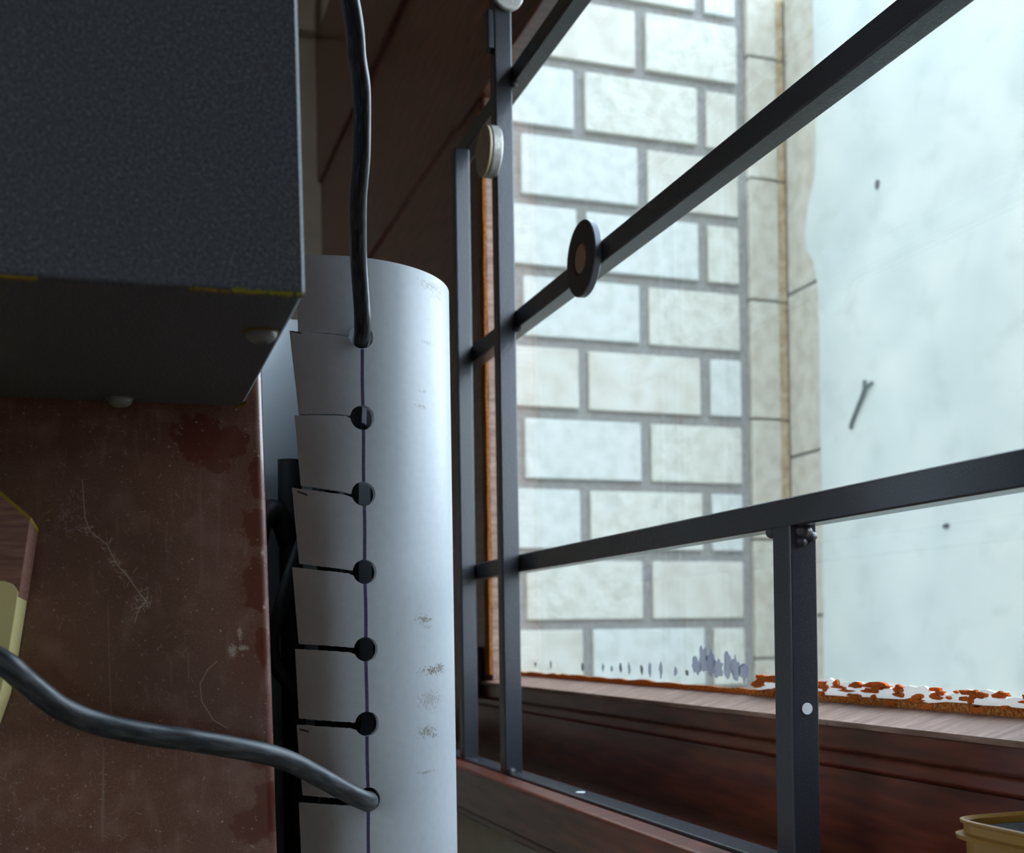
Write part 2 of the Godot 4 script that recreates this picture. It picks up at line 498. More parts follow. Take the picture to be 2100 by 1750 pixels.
func pipe_material() -> StandardMaterial3D:
	var W := 1024
	var H := 1792
	var f := noise_bytes(71, 0.03, 4, W, H)
	var b := paint(W, H, f, [[0.0, Color8(196, 201, 204)], [1.0, Color8(204, 209, 212)]])
	var fine := noise_bytes(72, 0.09, 4, W, H)
	var at := func(phi_deg: float, y: float) -> Vector2: return Vector2((phi_deg + 70.0) / 180.0 * W, (PIPE_TOP - y) / 0.30 * H)
	# marker line, fading in and out a little as the pen skipped
	var y := 0.122
	while y > -0.139:
		var p: Vector2 = at.call(13.2 - (0.122 - y) * 2.5 + sin(y * 160.0) * 0.12, y)
		var c := Color8(66, 58, 96).lerp(Color8(92, 84, 118), fine[int(p.y) * W + int(p.x)] / 255.0)
		dab(b, W, H, p.x, p.y, 5.2, 2.2, c, 0.92, 0.35)
		y -= 0.00025
	# grubby smears
	for s in [[50.8, -0.0153, 8.5, 1.7, 0.75], [56.0, -0.0140, 4.0, 2.0, 0.6], [44.0, 0.0074, 5.0, 1.8, 0.55], [46.0, 0.0040, 3.0, 1.0, 0.3], [56.0, 0.1560, 10.0, 2.2, 0.45], [60.0, 0.1530, 6.0, 3.0, 0.35], [45.0, -0.0420, 6.0, 2.4, 0.45], [50.0, -0.0440, 4.0, 1.5, 0.3], [48.0, -0.0280, 8.0, 4.0, 0.25], [46.0, 0.1080, 3.0, 0.8, 0.3], [44.0, 0.1010, 4.0, 0.8, 0.35], [50.0, 0.1300, 5.0, 1.2, 0.25], [44.0, -0.0600, 5.0, 1.0, 0.3]]:
		var p: Vector2 = at.call(s[0], s[1])
		dab(b, W, H, p.x, p.y, s[2] * W / 180.0, s[3] * 0.001 / 0.30 * H, Color8(122, 114, 102), minf(1.0, s[4] * 1.35), 0.9, fine, 1.2)
	# pen ticks at the cuts, scratches, pits
	for s in [[-15.5, 0.0615, -11.5, 0.0600], [-17.0, 0.1288, -13.0, 0.1280], [-16.5, -0.0385, -12.5, -0.0395]]:
		stroke(b, W, H, [at.call(s[0], s[1]), at.call(s[2], s[3])], 3.0, Color8(40, 42, 44), 0.85)
	for k in 70:
		var p: Vector2 = at.call(rng.randf_range(-15.0, 45.0), rng.randf_range(-0.13, 0.15))
		var l := rng.randf_range(4, 26)
		stroke(b, W, H, [p, p + Vector2(rng.randf_range(-2.5, 2.5), l)], 0.7, Color8(214, 220, 222), rng.randf_range(0.2, 0.6))
	for k in 160:
		var p: Vector2 = at.call(rng.randf_range(-18.0, 90.0), rng.randf_range(-0.13, 0.16))
		dab(b, W, H, p.x, p.y, rng.randf_range(0.6, 1.6), rng.randf_range(0.6, 1.8), Color8(104, 108, 110), rng.randf_range(0.2, 0.6), 0.7)
	var m := mat(Color.WHITE, 0.36, 0, tex(b, W, H))
	return m

# ------------------------------------------------------------------ pipe
func pipe_point(s: float, y: float, depth: float, flap: int, span: Array) -> Vector3:
	var phi := s / PIPE_R
	var out := 0.0
	if flap >= 0:
		var sh := HOLE_PHI * PIPE_R
		var t := clampf((sh - s) / (sh + 0.0175), 0.0, 1.15)
		var v := clampf((y - span[0]) / (span[1] - span[0]), 0.0, 1.0)
		out = t * t * (span[2] * v * v - span[3] * (1.0 - v))
	var r := PIPE_R + out - depth
	var ef := Vector2(-0.1785, -0.9839)
	var er := Vector2(0.9839, -0.1785)
	var q := PIPE_C + ef * cos(phi) * r + er * sin(phi) * r
	return P(q.x, y, q.y)

func pipe_piece(called: String, poly: PackedVector2Array, parent: Node, cell_s: float, cell_y: float, flap := -1, span := [0.0, 1.0, 0.0, 0.0]) -> MeshInstance3D:
	var st := st_new()
	var lo := poly[0]
	var hi := poly[0]
	for p in poly:
		lo = lo.min(p); hi = hi.max(p)
	var nrm := func(p: Vector2) -> Vector3:
		var e := 0.0004
		var a := pipe_point(p.x + e, p.y, 0, flap, span) - pipe_point(p.x - e, p.y, 0, flap, span)
		var c := pipe_point(p.x, p.y + e, 0, flap, span) - pipe_point(p.x, p.y - e, 0, flap, span)
		return c.cross(a).normalized() * -1.0
	# outward sign check
	var mid := (lo + hi) / 2
	var radial := pipe_point(mid.x, mid.y, -0.01, flap, span) - pipe_point(mid.x, mid.y, 0.0, flap, span)
	var sgn := 1.0 if radial.dot(nrm.call(mid)) > 0 else -1.0
	var s := lo.x
	while s < hi.x - 1e-7:
		var s1 := minf(s + cell_s, hi.x)
		var yy := lo.y
		while yy < hi.y - 1e-7:
			var y1 := minf(yy + cell_y, hi.y)
			var rect := PackedVector2Array([Vector2(s, yy), Vector2(s1, yy), Vector2(s1, y1), Vector2(s, y1)])
			# clip in tenths of a millimetre: the clipper rounds small numbers
			var A := PackedVector2Array()
			for p in poly: A.append(p * 10000.0)
			var B := PackedVector2Array()
			for p in rect: B.append(p * 10000.0)
			for piece in Geometry2D.intersect_polygons(A, B):
				var idx := Geometry2D.triangulate_polygon(piece)
				for i in range(0, idx.size(), 3):
					var q := []
					for k in 3: q.append(piece[idx[i + k]] / 10000.0)
					var n0: Vector3 = nrm.call(q[0]) * sgn
					var n1: Vector3 = nrm.call(q[1]) * sgn
					var n2: Vector3 = nrm.call(q[2]) * sgn
					tri(st, pipe_point(q[0].x, q[0].y, 0, flap, span), pipe_point(q[1].x, q[1].y, 0, flap, span), pipe_point(q[2].x, q[2].y, 0, flap, span), n0, n1, n2, pipe_uv(q[0].x / PIPE_R, q[0].y), pipe_uv(q[1].x / PIPE_R, q[1].y), pipe_uv(q[2].x / PIPE_R, q[2].y))
					var iu := Vector2(0.9, 0.6)
					tri(st, pipe_point(q[0].x, q[0].y, PIPE_T, flap, span), pipe_point(q[1].x, q[1].y, PIPE_T, flap, span), pipe_point(q[2].x, q[2].y, PIPE_T, flap, span), -n0, -n1, -n2, iu, iu, iu)
			yy = y1
		s = s1
	# cut edges through the wall
	var sh := HOLE_PHI * PIPE_R
	var ccw := not Geometry2D.is_polygon_clockwise(poly)
	for i in poly.size():
		var a := poly[i]
		var c := poly[(i + 1) % poly.size()]
		if absf(a.x - sh) < 1e-6 and absf(c.x - sh) < 1e-6:
			continue
		var n := maxi(1, int(ceilf(absf(c.x - a.x) / 0.003)))
		for k in n:
			var p := a.lerp(c, float(k) / n)
			var q := a.lerp(c, float(k + 1) / n)
			var e := (q - p).normalized()
			var o2 := Vector2(e.y, -e.x) * (1.0 if ccw else -1.0)
			var p3 := pipe_point(p.x, p.y, 0, flap, span)
			var out := (pipe_point(p.x + o2.x * 0.0005, p.y + o2.y * 0.0005, 0, flap, span) - p3).normalized()
			var iu := Vector2(0.9, 0.6)
			var q3 := pipe_point(q.x, q.y, 0, flap, span)
			var q4 := pipe_point(q.x, q.y, PIPE_T, flap, span)
			var p4 := pipe_point(p.x, p.y, PIPE_T, flap, span)
			tri(st, p3, q3, q4, out, out, out, iu, iu, iu)
			tri(st, p3, q4, p4, out, out, out, iu, iu, iu)
	return commit(st, called, M.pipe, parent)

func rough_line(out: PackedVector2Array, a: Vector2, b: Vector2, step: float, amp: float) -> void:
	var n := maxi(1, int(a.distance_to(b) / step))
	for k in n:
		var p := a.lerp(b, float(k) / n)
		if k > 0:
			p += Vector2(0, rng.randf_range(-amp, amp))
		out.append(p)

func build_pipe() -> void:
	var t := thing("cable_duct_pipe", "grey plastic pipe with a row of holes and slotted side flaps, standing behind brown board", "pipe")
	var sh := HOLE_PHI * PIPE_R
	var bottom := -EYE
	# body: from the hole line round the back to the far edge of the long opening
	var body := PackedVector2Array()
	body.append(Vector2(sh, PIPE_TOP))
	for hy in HOLE_Y:
		for k in 13:
			var a := PI / 2 - PI * k / 12.0
			var r := HOLE_R * (1.0 + (rng.randf_range(-0.02, 0.02) if k > 0 and k < 12 else 0.0))
			body.append(Vector2(sh + (r * cos(a) if k > 0 and k < 12 else 0.0), hy + r * sin(a)))
	body.append(Vector2(sh, bottom))
	var s_end := deg_to_rad(322.0) * PIPE_R
	body.append(Vector2(s_end, bottom))
	body.append(Vector2(s_end, PIPE_TOP))
	pipe_piece("pipe_body", body, t, deg_to_rad(3.0) * PIPE_R, 3.0)
	# flaps between the slots: left end angle at top and bottom, height of the slot mouth, slot width
	var tip_top := [-15.0, -17.7, -16.6, -17.8, -18.3, -17.9, -17.8, -17.4, -17.6, -17.4, -17.5]
	var tip_bot := [-15.2, -15.4, -14.9, -16.2, -17.0, -17.3, -16.2, -16.9, -16.6, -16.8, -16.8]
	var mouth := [0.1292, 0.0940, 0.0637, 0.0305, -0.0036, -0.0354, -0.0680, -0.1003, -0.1330, -0.1655]
	var near := [0.1273, 0.0936, 0.0602, 0.0274, -0.0056, -0.0376, -0.0702, -0.1028, -0.1350, -0.1677]
	var gap := [0.0007, 0.0009, 0.0012, 0.0016, 0.0022, 0.0027, 0.0031, 0.0031, 0.003, 0.003]
	var lift := [0.0002, 0.0030, 0.0016, 0.0024, 0.0022, 0.0014, 0.0012, 0.0010, 0.001, 0.001, 0.001]
	var sink := [0.0014, 0.0012, 0.0010, 0.0010, 0.0008, 0.0006, 0.0006, 0.0004, 0.0004, 0.0004, 0.0004]
	for k in HOLE_Y.size() + 1:
		var poly := PackedVector2Array()
		var top_y: float = PIPE_TOP
		var bot_y: float = bottom
		var sl_t: float = deg_to_rad(tip_top[k]) * PIPE_R
		var sl_b: float = deg_to_rad(tip_bot[k]) * PIPE_R
		# top edge, left to right
		if k == 0:
			poly.append(Vector2(sl_t, PIPE_TOP))
			poly.append(Vector2(sh, PIPE_TOP))
		else:
			var h: float = HOLE_Y[k - 1]
			var g: float = gap[k - 1] / 2
			top_y = mouth[k - 1] - g
			var yn: float = near[k - 1] - g
			var a0 := PI + asin(clampf((h - yn) / HOLE_R, -0.9, 0.9))
			var join := Vector2(sh + HOLE_R * cos(a0), h + HOLE_R * sin(a0))
			rough_line(poly, Vector2(sl_t, top_y), join + Vector2(-0.0010, 0.0002), 0.0012, 0.00013)
			poly.append(join + Vector2(-0.0007, -0.0003))
			for i in 9:
				var a := lerpf(a0 + 0.12, PI * 1.5, i / 8.0)
				poly.append(Vector2(sh + (HOLE_R * cos(a) if i < 8 else 0.0), h + HOLE_R * sin(a)))
		# down the hole line to the next hole
		if k == HOLE_Y.size():
			poly.append(Vector2(sh, bottom))
			poly.append(Vector2(sl_b, bottom))
		else:
			var h: float = HOLE_Y[k]
			var g: float = gap[k] / 2
			bot_y = mouth[k] + g
			var yn: float = near[k] + g
			var a1 := PI - asin(clampf((yn - h) / HOLE_R, -0.9, 0.9))
			for i in 9:
				var a := lerpf(PI / 2, a1 - 0.05, i / 8.0)
				poly.append(Vector2(sh + (HOLE_R * cos(a) if i > 0 else 0.0), h + HOLE_R * sin(a)))
			rough_line(poly, Vector2(sh + HOLE_R * cos(a1), yn), Vector2(sl_b, bot_y), 0.0012, 0.00013)
			poly.append(Vector2(sl_b, bot_y))
		var span := [bot_y, top_y, lift[k], sink[k]]
		if k == HOLE_Y.size():
			span = [-0.4, top_y, lift[k], 0.0]
			pipe_piece("flap", poly, t, 0.0025, 2.0, k, span)
		else:
			pipe_piece("flap", poly, t, 0.0025, 0.003, k, span)

# ------------------------------------------------------------------ scene
func _ready() -> void:
	rng.seed = 20240611
	var cam := Camera3D.new()
	cam.name = "camera"
	add_child(cam)
	var focal := 2414.35
	cam.set_frustum(1750.0 / focal * 0.05, Vector2(0.0, (1301.85 - 875.0) / focal * 0.05), 0.05, 60.0)
	cam.position = P(0, 0, 0)
	cam.rotation = Vector3(0, -0.3275, -0.0152)
	var lens := CameraAttributesPhysical.new()
	lens.frustum_focal_length = 4.6
	lens.exposure_aperture = 2.0
	lens.frustum_focus_distance = 0.50
	lens.frustum_near = 0.05
	lens.frustum_far = 60.0
	cam.attributes = lens
	cam.current = true

	var we := WorldEnvironment.new()
	var env := Environment.new()
	env.background_mode = Environment.BG_SKY
	var sky := Sky.new()
	var sm := ProceduralSkyMaterial.new()
	sm.sky_top_color = Color(0.83, 0.92, 1.0)
	sm.sky_horizon_color = Color(0.90, 0.95, 1.0)
	sm.ground_bottom_color = Color(0.3, 0.3, 0.3)
	sm.ground_horizon_color = Color(0.5, 0.5, 0.5)
	sky.sky_material = sm
	env.sky = sky
	env.background_energy_multiplier = 1.0
	env.tonemap_mode = Environment.TONE_MAPPER_LINEAR
	env.tonemap_exposure = 9.6
	env.sdfgi_enabled = true
	env.ssao_enabled = true
	env.ssil_enabled = true
	we.environment = env
	add_child(we)

	make_materials()
	build_shell()
	build_outside()
	build_window()
	build_grille()
	build_board_and_box()
	build_pipe()
	build_cables()
	build_small_things()

func build_shell() -> void:
	var s := struct("floor", "dark room floor")
	box("slab", M.floor, s, -3.1, -EYE - 0.1, -4.6, 0.40, -EYE, 2.2, 0.002)
	s = struct("ceiling", "plain white ceiling of the room")
	box("slab", M.ceiling, s, -3.1, 1.7, -4.6, 0.40, 1.85, 2.2, 0.002)
	s = struct("wall_far", "cream plaster end wall beyond the pipe")
	box("plaster", M.cream, s, -3.1, -EYE, 1.97, 0.40, 1.7, 2.2, 0.002)
	box("ledge", M.cream, s, -3.0, 1.003, 1.945, 0.335, 1.69, 1.972, 0.004)
	s = struct("wall_left", "cream plaster wall opposite the window")
	box("plaster", M.cream, s, -3.1, -EYE, -4.6, -3.0, 1.7, -2.8, 0.002)
	box("plaster", M.cream, s, -3.1, -EYE, -0.7, -3.0, 1.7, 2.2, 0.002)
	box("plaster", M.cream, s, -3.1, -EYE, -2.8, -3.0, 0.0, -0.7, 0.002)
	box("plaster", M.cream, s, -3.1, 1.25, -2.8, -3.0, 1.7, -0.7, 0.002)
	s = struct("wall_back", "cream plaster wall behind the viewer")
	box("plaster", M.cream, s, -3.1, -EYE, -4.6, 0.40, 1.7, -4.5, 0.002)
	s = struct("window_2", "second daylight window across the room")
	for q in [[-2.8, 0.0, -2.74, 1.25], [-0.76, 0.0, -0.7, 1.25], [-2.74, 0.0, -0.76, 0.06], [-2.74, 1.19, -0.76, 1.25], [-1.78, 0.06, -1.72, 1.19]]:
		box("frame_piece", M.timber, s, -3.08, q[1], q[0], -3.02, q[3], q[2], 0.003)
	box("pane", M.glass, s, -3.052, 0.06, -2.74, -3.048, 1.19, -0.76, 0.0004)
	s = struct("wall_right", "cream plaster window wall below the timber sill")
	box("plaster", M.cream, s, 0.262, -EYE, -4.5, 0.397, -0.118, 1.97, 0.002)
	box("plaster", M.cream, s, 0.345, 1.0, 0.30, 0.397, 1.7, 1.97, 0.002)
	box("upper_storey", M.plaster, s, 0.30, 1.85, -4.6, 0.40, 5.2, 2.2, 0.002)
	box("plaster", M.cream, s, 0.285, -0.118, -4.5, 0.397, 1.7, 0.302, 0.002)
	for k in 5:
		box("timber_panel", M.timber, s, 0.272, -0.117, -1.92 + k * 0.44, 0.286, 1.65, -1.485 + k * 0.44, 0.004)

func build_outside() -> void:
	# end wall: mortar bed with a block standing proud in every cell
	var w := struct("wall_end", "whitewashed block wall with grey joints outside the window", "")
	box("mortar_bed", M.mortar, w, 0.40, -1.2, 2.606, 1.70, 1.85, 2.80, 0.002)
	var y0 := 0.0206
	var pitch := 0.1664
	var kinds := [M.block, M.block_warm, M.block_cool]
	for r in range(-6, 11):
		var yb := y0 + pitch * r
		var odd := (r % 2) == 0
		var joints := []
		var x := 1.234 if odd else 1.397
		while x > 0.40:
			joints.append(x)
			x -= 0.325
		var right := 1.497
		for jx in joints:
			var jj: float = jx
			block(w, jj + 0.013, right, yb, pitch, kinds[rng.randi() % 3])
			right = jj - 0.013
		block(w, 0.405, right, yb, pitch, kinds[rng.randi() % 3])
	# corner pilaster of plain plaster pieces with thin joints
	var ys := [-1.2, -0.37, -0.07, 0.228, 0.53, 0.828, 1.132, 1.437, 1.85]
	for i in ys.size() - 1:
		box("plaster_piece", M.plaster, w, 1.522, ys[i] + 0.002, 2.585, 1.605, ys[i + 1] - 0.002, 2.62, 0.004)
		box("stained_plaster_piece", M.plaster_stained, w, 1.603, ys[i] + 0.001, 2.590, 1.632, ys[i + 1] - 0.001, 2.62, 0.004)
	# long wall across the alley
	var b := struct("wall_opposite", "pale blue painted wall across the alley")
	box("masonry", M.concrete, b, 1.636, -1.2, 1.70, 1.80, 1.60, 2.80, 0.002)
	box("masonry", M.concrete, b, 1.636, -1.2, -3.0, 1.80, 0.30, 1.70, 0.002)
	var zs := [-1.2, -0.75, -0.36, 0.035, 0.436, 0.846, 1.25, 1.60]
	for i in zs.size() - 1:
		box("plaster_piece", M.plaster, b, 1.627, zs[i] + 0.003, 2.40, 1.640, zs[i + 1] - 0.003, 2.585, 0.003)
	var edge := PackedVector2Array([Vector2(-3.0, -1.2), Vector2(-3.0, 0.30), Vector2(1.70, 0.30), Vector2(1.70, 1.60)])
	var prof := [[1.60, 2.450], [1.20, 2.446], [1.10, 2.452], [1.03, 2.486], [0.97, 2.500], [0.93, 2.492], [0.89, 2.462], [0.83, 2.448], [0.70, 2.444], [0.50, 2.446], [0.30, 2.443], [0.0, 2.446], [-0.5, 2.444], [-1.2, 2.446]]
	for q in prof: edge.append(Vector2(q[1], q[0]))
	var st := st_new()
	prism(st, edge, func(p: Vector2, d: float) -> Vector3: return P(d, p.y, p.x), 1.640, 1.6235)
	commit(st, "blue_paint_coat", M.blue_paint, b)
	# alley floor and the upper storey of our own wall
	var g := struct("ground", "concrete alley floor outside the window")
	box("slab", M.concrete, g, 0.30, -1.35, -3.0, 1.80, -1.2, 2.8, 0.002)
	# marks on the blue wall
	var tw := thing("twig", "thin dark twig stuck to the pale blue wall", "twig")
	st = st_new()
	tube(st, [P(1.619, 0.562, 2.262), P(1.617, 0.538, 2.262), P(1.618, 0.505, 2.289), P(1.619, 0.474, 2.313), P(1.620, 0.462, 2.317)], 0.0042, 8, 5)
	commit(st, "stem", M.twig, tw)
	st = st_new()
	tube(st, [P(1.617, 0.540, 2.264), P(1.617, 0.548, 2.243), P(1.619, 0.552, 2.232)], 0.0034, 8, 4)
	commit(st, "side_shoot", M.twig, tw)
	for q in [[0.9877, 2.2078, 0.006, 0.010, "small black speck on the pale blue wall above the twig"], [0.2082, 1.9969, 0.010, 0.006, "smudged grey speck low on the pale blue wall"]]:
		st = st_new()
		prism(st, blob(q[1], q[0], q[2], q[3], 0.3, 9), func(p: Vector2, d: float) -> Vector3: return P(d, p.y, p.x), 1.6235, 1.6200)
		var sp := commit(st, "wall_speck", M.grime_dark)
		tag(sp, q[4], "speck")

func block(w: Node, x0: float, x1: float, yb: float, pitch: float, m: Material) -> void:
	if x1 - x0 < 0.02:
		return
	var j := rng.randf_range(-0.0015, 0.0015)
	box("block", m, w, x0 + j, yb + 0.0125 + j, 2.594 + rng.randf_range(-0.002, 0.002), x1 + j, yb + pitch - 0.0125 + j, 2.612, 0.004)

func build_window() -> void:
	var w := struct("window_1", "varnished timber window with one long pane")
	# bottom rail with a worn bevelled bead that slopes up to the pane
	box("bottom_rail", M.timber, w, 0.345, -0.118, 0.36, 0.392, -0.0465, 1.16, 0.003)
	var st := st_new()
	prism(st, PackedVector2Array([Vector2(0.341, -0.0482), Vector2(0.341, -0.0455), Vector2(0.368, -0.0385), Vector2(0.368, -0.0482)]), func(p: Vector2, d: float) -> Vector3: return P(p.x, p.y, d), 0.36, 1.10)
	commit(st, "glazing_bead", M.timber_worn, w)
	box("rail_moulding", M.timber, w, 0.338, -0.0690, 0.36, 0.346, -0.0600, 1.12, 0.003)
	# far jamb, weathered outside face beyond the pane, head
	box("jamb", M.timber, w, 0.345, -0.0465, 1.085, 0.375, 0.525, 1.16, 0.003)
	box("jamb_liner", M.timber_worn, w, 0.3465, -0.044, 1.0795, 0.3690, 0.519, 1.087, 0.001)
	box("jamb", M.timber, w, 0.345, -0.118, 0.30, 0.392, 0.52, 0.366, 0.003)
	box("head", M.timber, w, 0.340, 0.5180, 0.36, 0.371, 0.5320, 1.16, 0.002)
	box("fascia", M.timber, w, 0.345, 0.5310, 0.30, 0.373, 0.763, 1.97, 0.003)
	box("outer_head", M.timber, w, 0.372, 0.565, 0.30, 0.397, 1.0, 1.97, 0.003)
	box("head_board", M.timber, w, 0.336, 0.760, 0.30, 0.397, 1.002, 1.97, 0.004)
	box("shutter_panel", M.timber, w, 0.347, -0.118, 1.155, 0.380, 0.525, 1.66, 0.003)
	box("stile", M.timber, w, 0.342, -0.118, 1.66, 0.392, 0.77, 1.97, 0.004)
	st = st_new()
	rbox(st, 0.3690, -0.0420, 0.362, 0.3720, 0.5190, 1.103, 0.0004)
	commit(st, "pane", M.glass, w)
	# rusty putty along the pane
	st = st_new()
	var edge := PackedVector2Array()
	var f := 1.09
	while f > 0.37:
		edge.append(Vector2(f, -0.0352 + rng.randf_range(-0.0007, 0.0009)))
		f -= 0.012
	edge.append(Vector2(0.37, -0.0405))
	edge.append(Vector2(1.09, -0.0405))
	prism(st, edge, func(p: Vector2, d: float) -> Vector3: return P(d, p.y, p.x), 0.3690, 0.3665)
	commit(st, "putty", M.putty, w)
	st = st_new()
	edge = PackedVector2Array()
	var y := -0.038
	while y < 0.512:
		edge.append(Vector2(1.0795 + rng.randf_range(-0.001, 0.001), y))
		y += 0.012
	edge.append(Vector2(1.094, 0.512))
	edge.append(Vector2(1.094, -0.038))
	prism(st, edge, func(p: Vector2, d: float) -> Vector3: return P(d, p.y, p.x), 0.3470, 0.3440)
	commit(st, "putty", M.putty, w)
	# rust flakes and old putty heaped on the near part of the bead
	st = st_new()
	edge = PackedVector2Array()
	f = 0.62
	while f > 0.372:
		edge.append(Vector2(f, -0.0275 + rng.randf_range(-0.0022, 0.0022) - (0.62 - f) * 0.010))
		f -= 0.006
	edge.append(Vector2(0.372, -0.0400))
	edge.append(Vector2(0.62, -0.0400))
	prism(st, edge, func(p: Vector2, d: float) -> Vector3: return P(d, p.y, p.x), 0.3690, 0.3674)
	commit(st, "putty", M.putty_pale, w)
	for k in 95:
		var ff := 0.622 - pow(rng.randf(), 1.3) * 0.25
		var top := -0.0272 - (0.62 - ff) * 0.010
		var yy := (top - rng.randf_range(0.0, 0.0015)) if rng.randf() < 0.4 else rng.randf_range(-0.0375, top)
		st = st_new()
		prism(st, blob(ff, yy, rng.randf_range(0.0012, 0.0062), rng.randf_range(0.0006, 0.0019), 0.45, 10), func(p: Vector2, d: float) -> Vector3: return P(d, p.y, p.x), 0.3676, 0.3662 - rng.randf() * 0.0006)
		commit(st, "rust_flake", M.rust, w)
	# grey grime prints on the pane just above the bead
	var prints := [[0.905, 3.0], [0.862, 3.6], [0.845, 2.2], [0.828, 3.2], [0.812, 4.0], [0.790, 3.0], [0.776, 4.4], [0.758, 5.4], [0.735, 3.6], [0.718, 1.6], [0.980, 3.0], [1.02, 2.4]]
	for q in prints:
		st = st_new()
		prism(st, blob(q[0], -0.0285 + q[1] * 0.00035, 0.0022, q[1] * 0.0011, 0.35, 11), func(p: Vector2, d: float) -> Vector3: return P(d, p.y, p.x), 0.3689, 0.3686)
		commit(st, "grime_print", M.grime_dark if q[1] < 3.3 else M.grime, w)
	for q in [[0.705, -0.0225, 0.006, 0.0055], [0.694, -0.0190, 0.006, 0.0085], [0.684, -0.0205, 0.006, 0.0075], [0.674, -0.0235, 0.0055, 0.0060], [0.662, -0.0215, 0.005, 0.0075], [0.652, -0.0230, 0.005, 0.0070], [0.642, -0.0250, 0.005, 0.0055]]:
		st = st_new()
		prism(st, blob(q[0], q[1], q[2], q[3], 0.35, 16), func(p: Vector2, d: float) -> Vector3: return P(d, p.y, p.x), 0.3689, 0.3685)
		commit(st, "grime_smear", M.grime, w)
	# sill board behind the grille and its moulded casing towards the room
	var s := struct("trim_1", "reddish varnished timber sill below the window grille")
	box("sill_board", M.timber, s, 0.262, -0.122, 0.30, 0.350, -0.1132, 1.97, 0.002)
	box("sill_casing", M.timber, s, 0.2480, -0.1322, -1.30, 0.2660, -0.0998, 1.97, 0.003)
	box("sill_bead", M.timber, s, 0.2510, -0.1380, -1.30, 0.2640, -0.1318, 1.97, 0.002)
	# black window stay fixed low on the far jamb
	var k := thing("window_stay", "small black window stay on the dark timber beside the pipe", "window stay")
	box("plate", M.black_rubber, k, 0.337, -0.062, 1.105, 0.3455, -0.012, 1.128, 0.002)
	box("knob", M.black_rubber, k, 0.326, -0.046, 1.110, 0.338, -0.030, 1.124, 0.004)

func build_grille() -> void:
	var t := thing("window_grille", "black painted square-bar steel grille in front of the window", "grille")
	var x0 := GRILLE_X
	var x1 := GRILLE_X + BAR
	var b := 0.0011
	for q in [[0.4028, 0.4161, -1.28, 0.976], [0.2237, 0.2375, -1.28, 0.976], [0.0458, 0.0587, -1.28, 0.976]]:
		box("horizontal_bar", M.enamel, t, x1, q[0], q[2], x1 + BAR, q[1], q[3], b)   # behind the long uprights
	box("bottom_bar", M.enamel, t, x0, -0.1130, -1.28, x1 + 0.004, -0.1003, 1.96, b)
	box("vertical_bar", M.enamel, t, x0 + 0.0001, -0.1010, 0.9215, x1 + 0.0001, 0.3985, 0.9335, b)
	box("vertical_bar", M.enamel, t, x0 - 0.0004, -0.1010, 0.8124, x1 + 0.0002, 0.62, 0.8252, b)
	box("vertical_bar", M.enamel, t, x1 + 0.0001, -0.1125, 0.4507, x1 + BAR + 0.0014, 0.0470, 0.4657, b)
	box("vertical_bar", M.enamel, t, x0 + 0.0001, -0.1010, -0.35, x1, 0.62, -0.3373, b)
	box("top_bar", M.enamel, t, x0, 0.608, -1.28, x1, 0.6207, 0.9335, b)
	for q in [[0.2853, 0.0445, 0.4685, 0.0031], [0.2895, 0.0435, 0.4500, 0.0035], [0.2932, 0.0414, 0.4504, 0.0027], [0.2885, 0.0389, 0.4502, 0.0023], [0.2838, 0.4022, 0.8118, 0.0028], [0.2838, 0.2232, 0.8118, 0.0024], [0.2730, -0.1000, 0.8100, 0.0036]]:
		var st := st_new()
		var prof := []
		for k in 9: prof.append(Vector2(sin(PI * k / 8.0), -cos(PI * k / 8.0)) * q[3])
		lathe(st, prof, Transform3D(Basis.from_scale(Vector3(1.2, 0.9, 0.8)), P(q[0], q[1], q[2])), 12)
		commit(st, "weld_bead", M.weld, t)

# disc whose axis points to the room (-X) or along the window towards the viewer (-F)
func disc_xf(at: Vector3, dir: Vector3) -> Transform3D:
	var y := dir.normalized()
	var x := Vector3.UP if absf(y.y) < 0.9 else Vector3.RIGHT
	var z := x.cross(y).normalized()
	x = y.cross(z).normalized()
	return Transform3D(Basis(x, y, z), at)

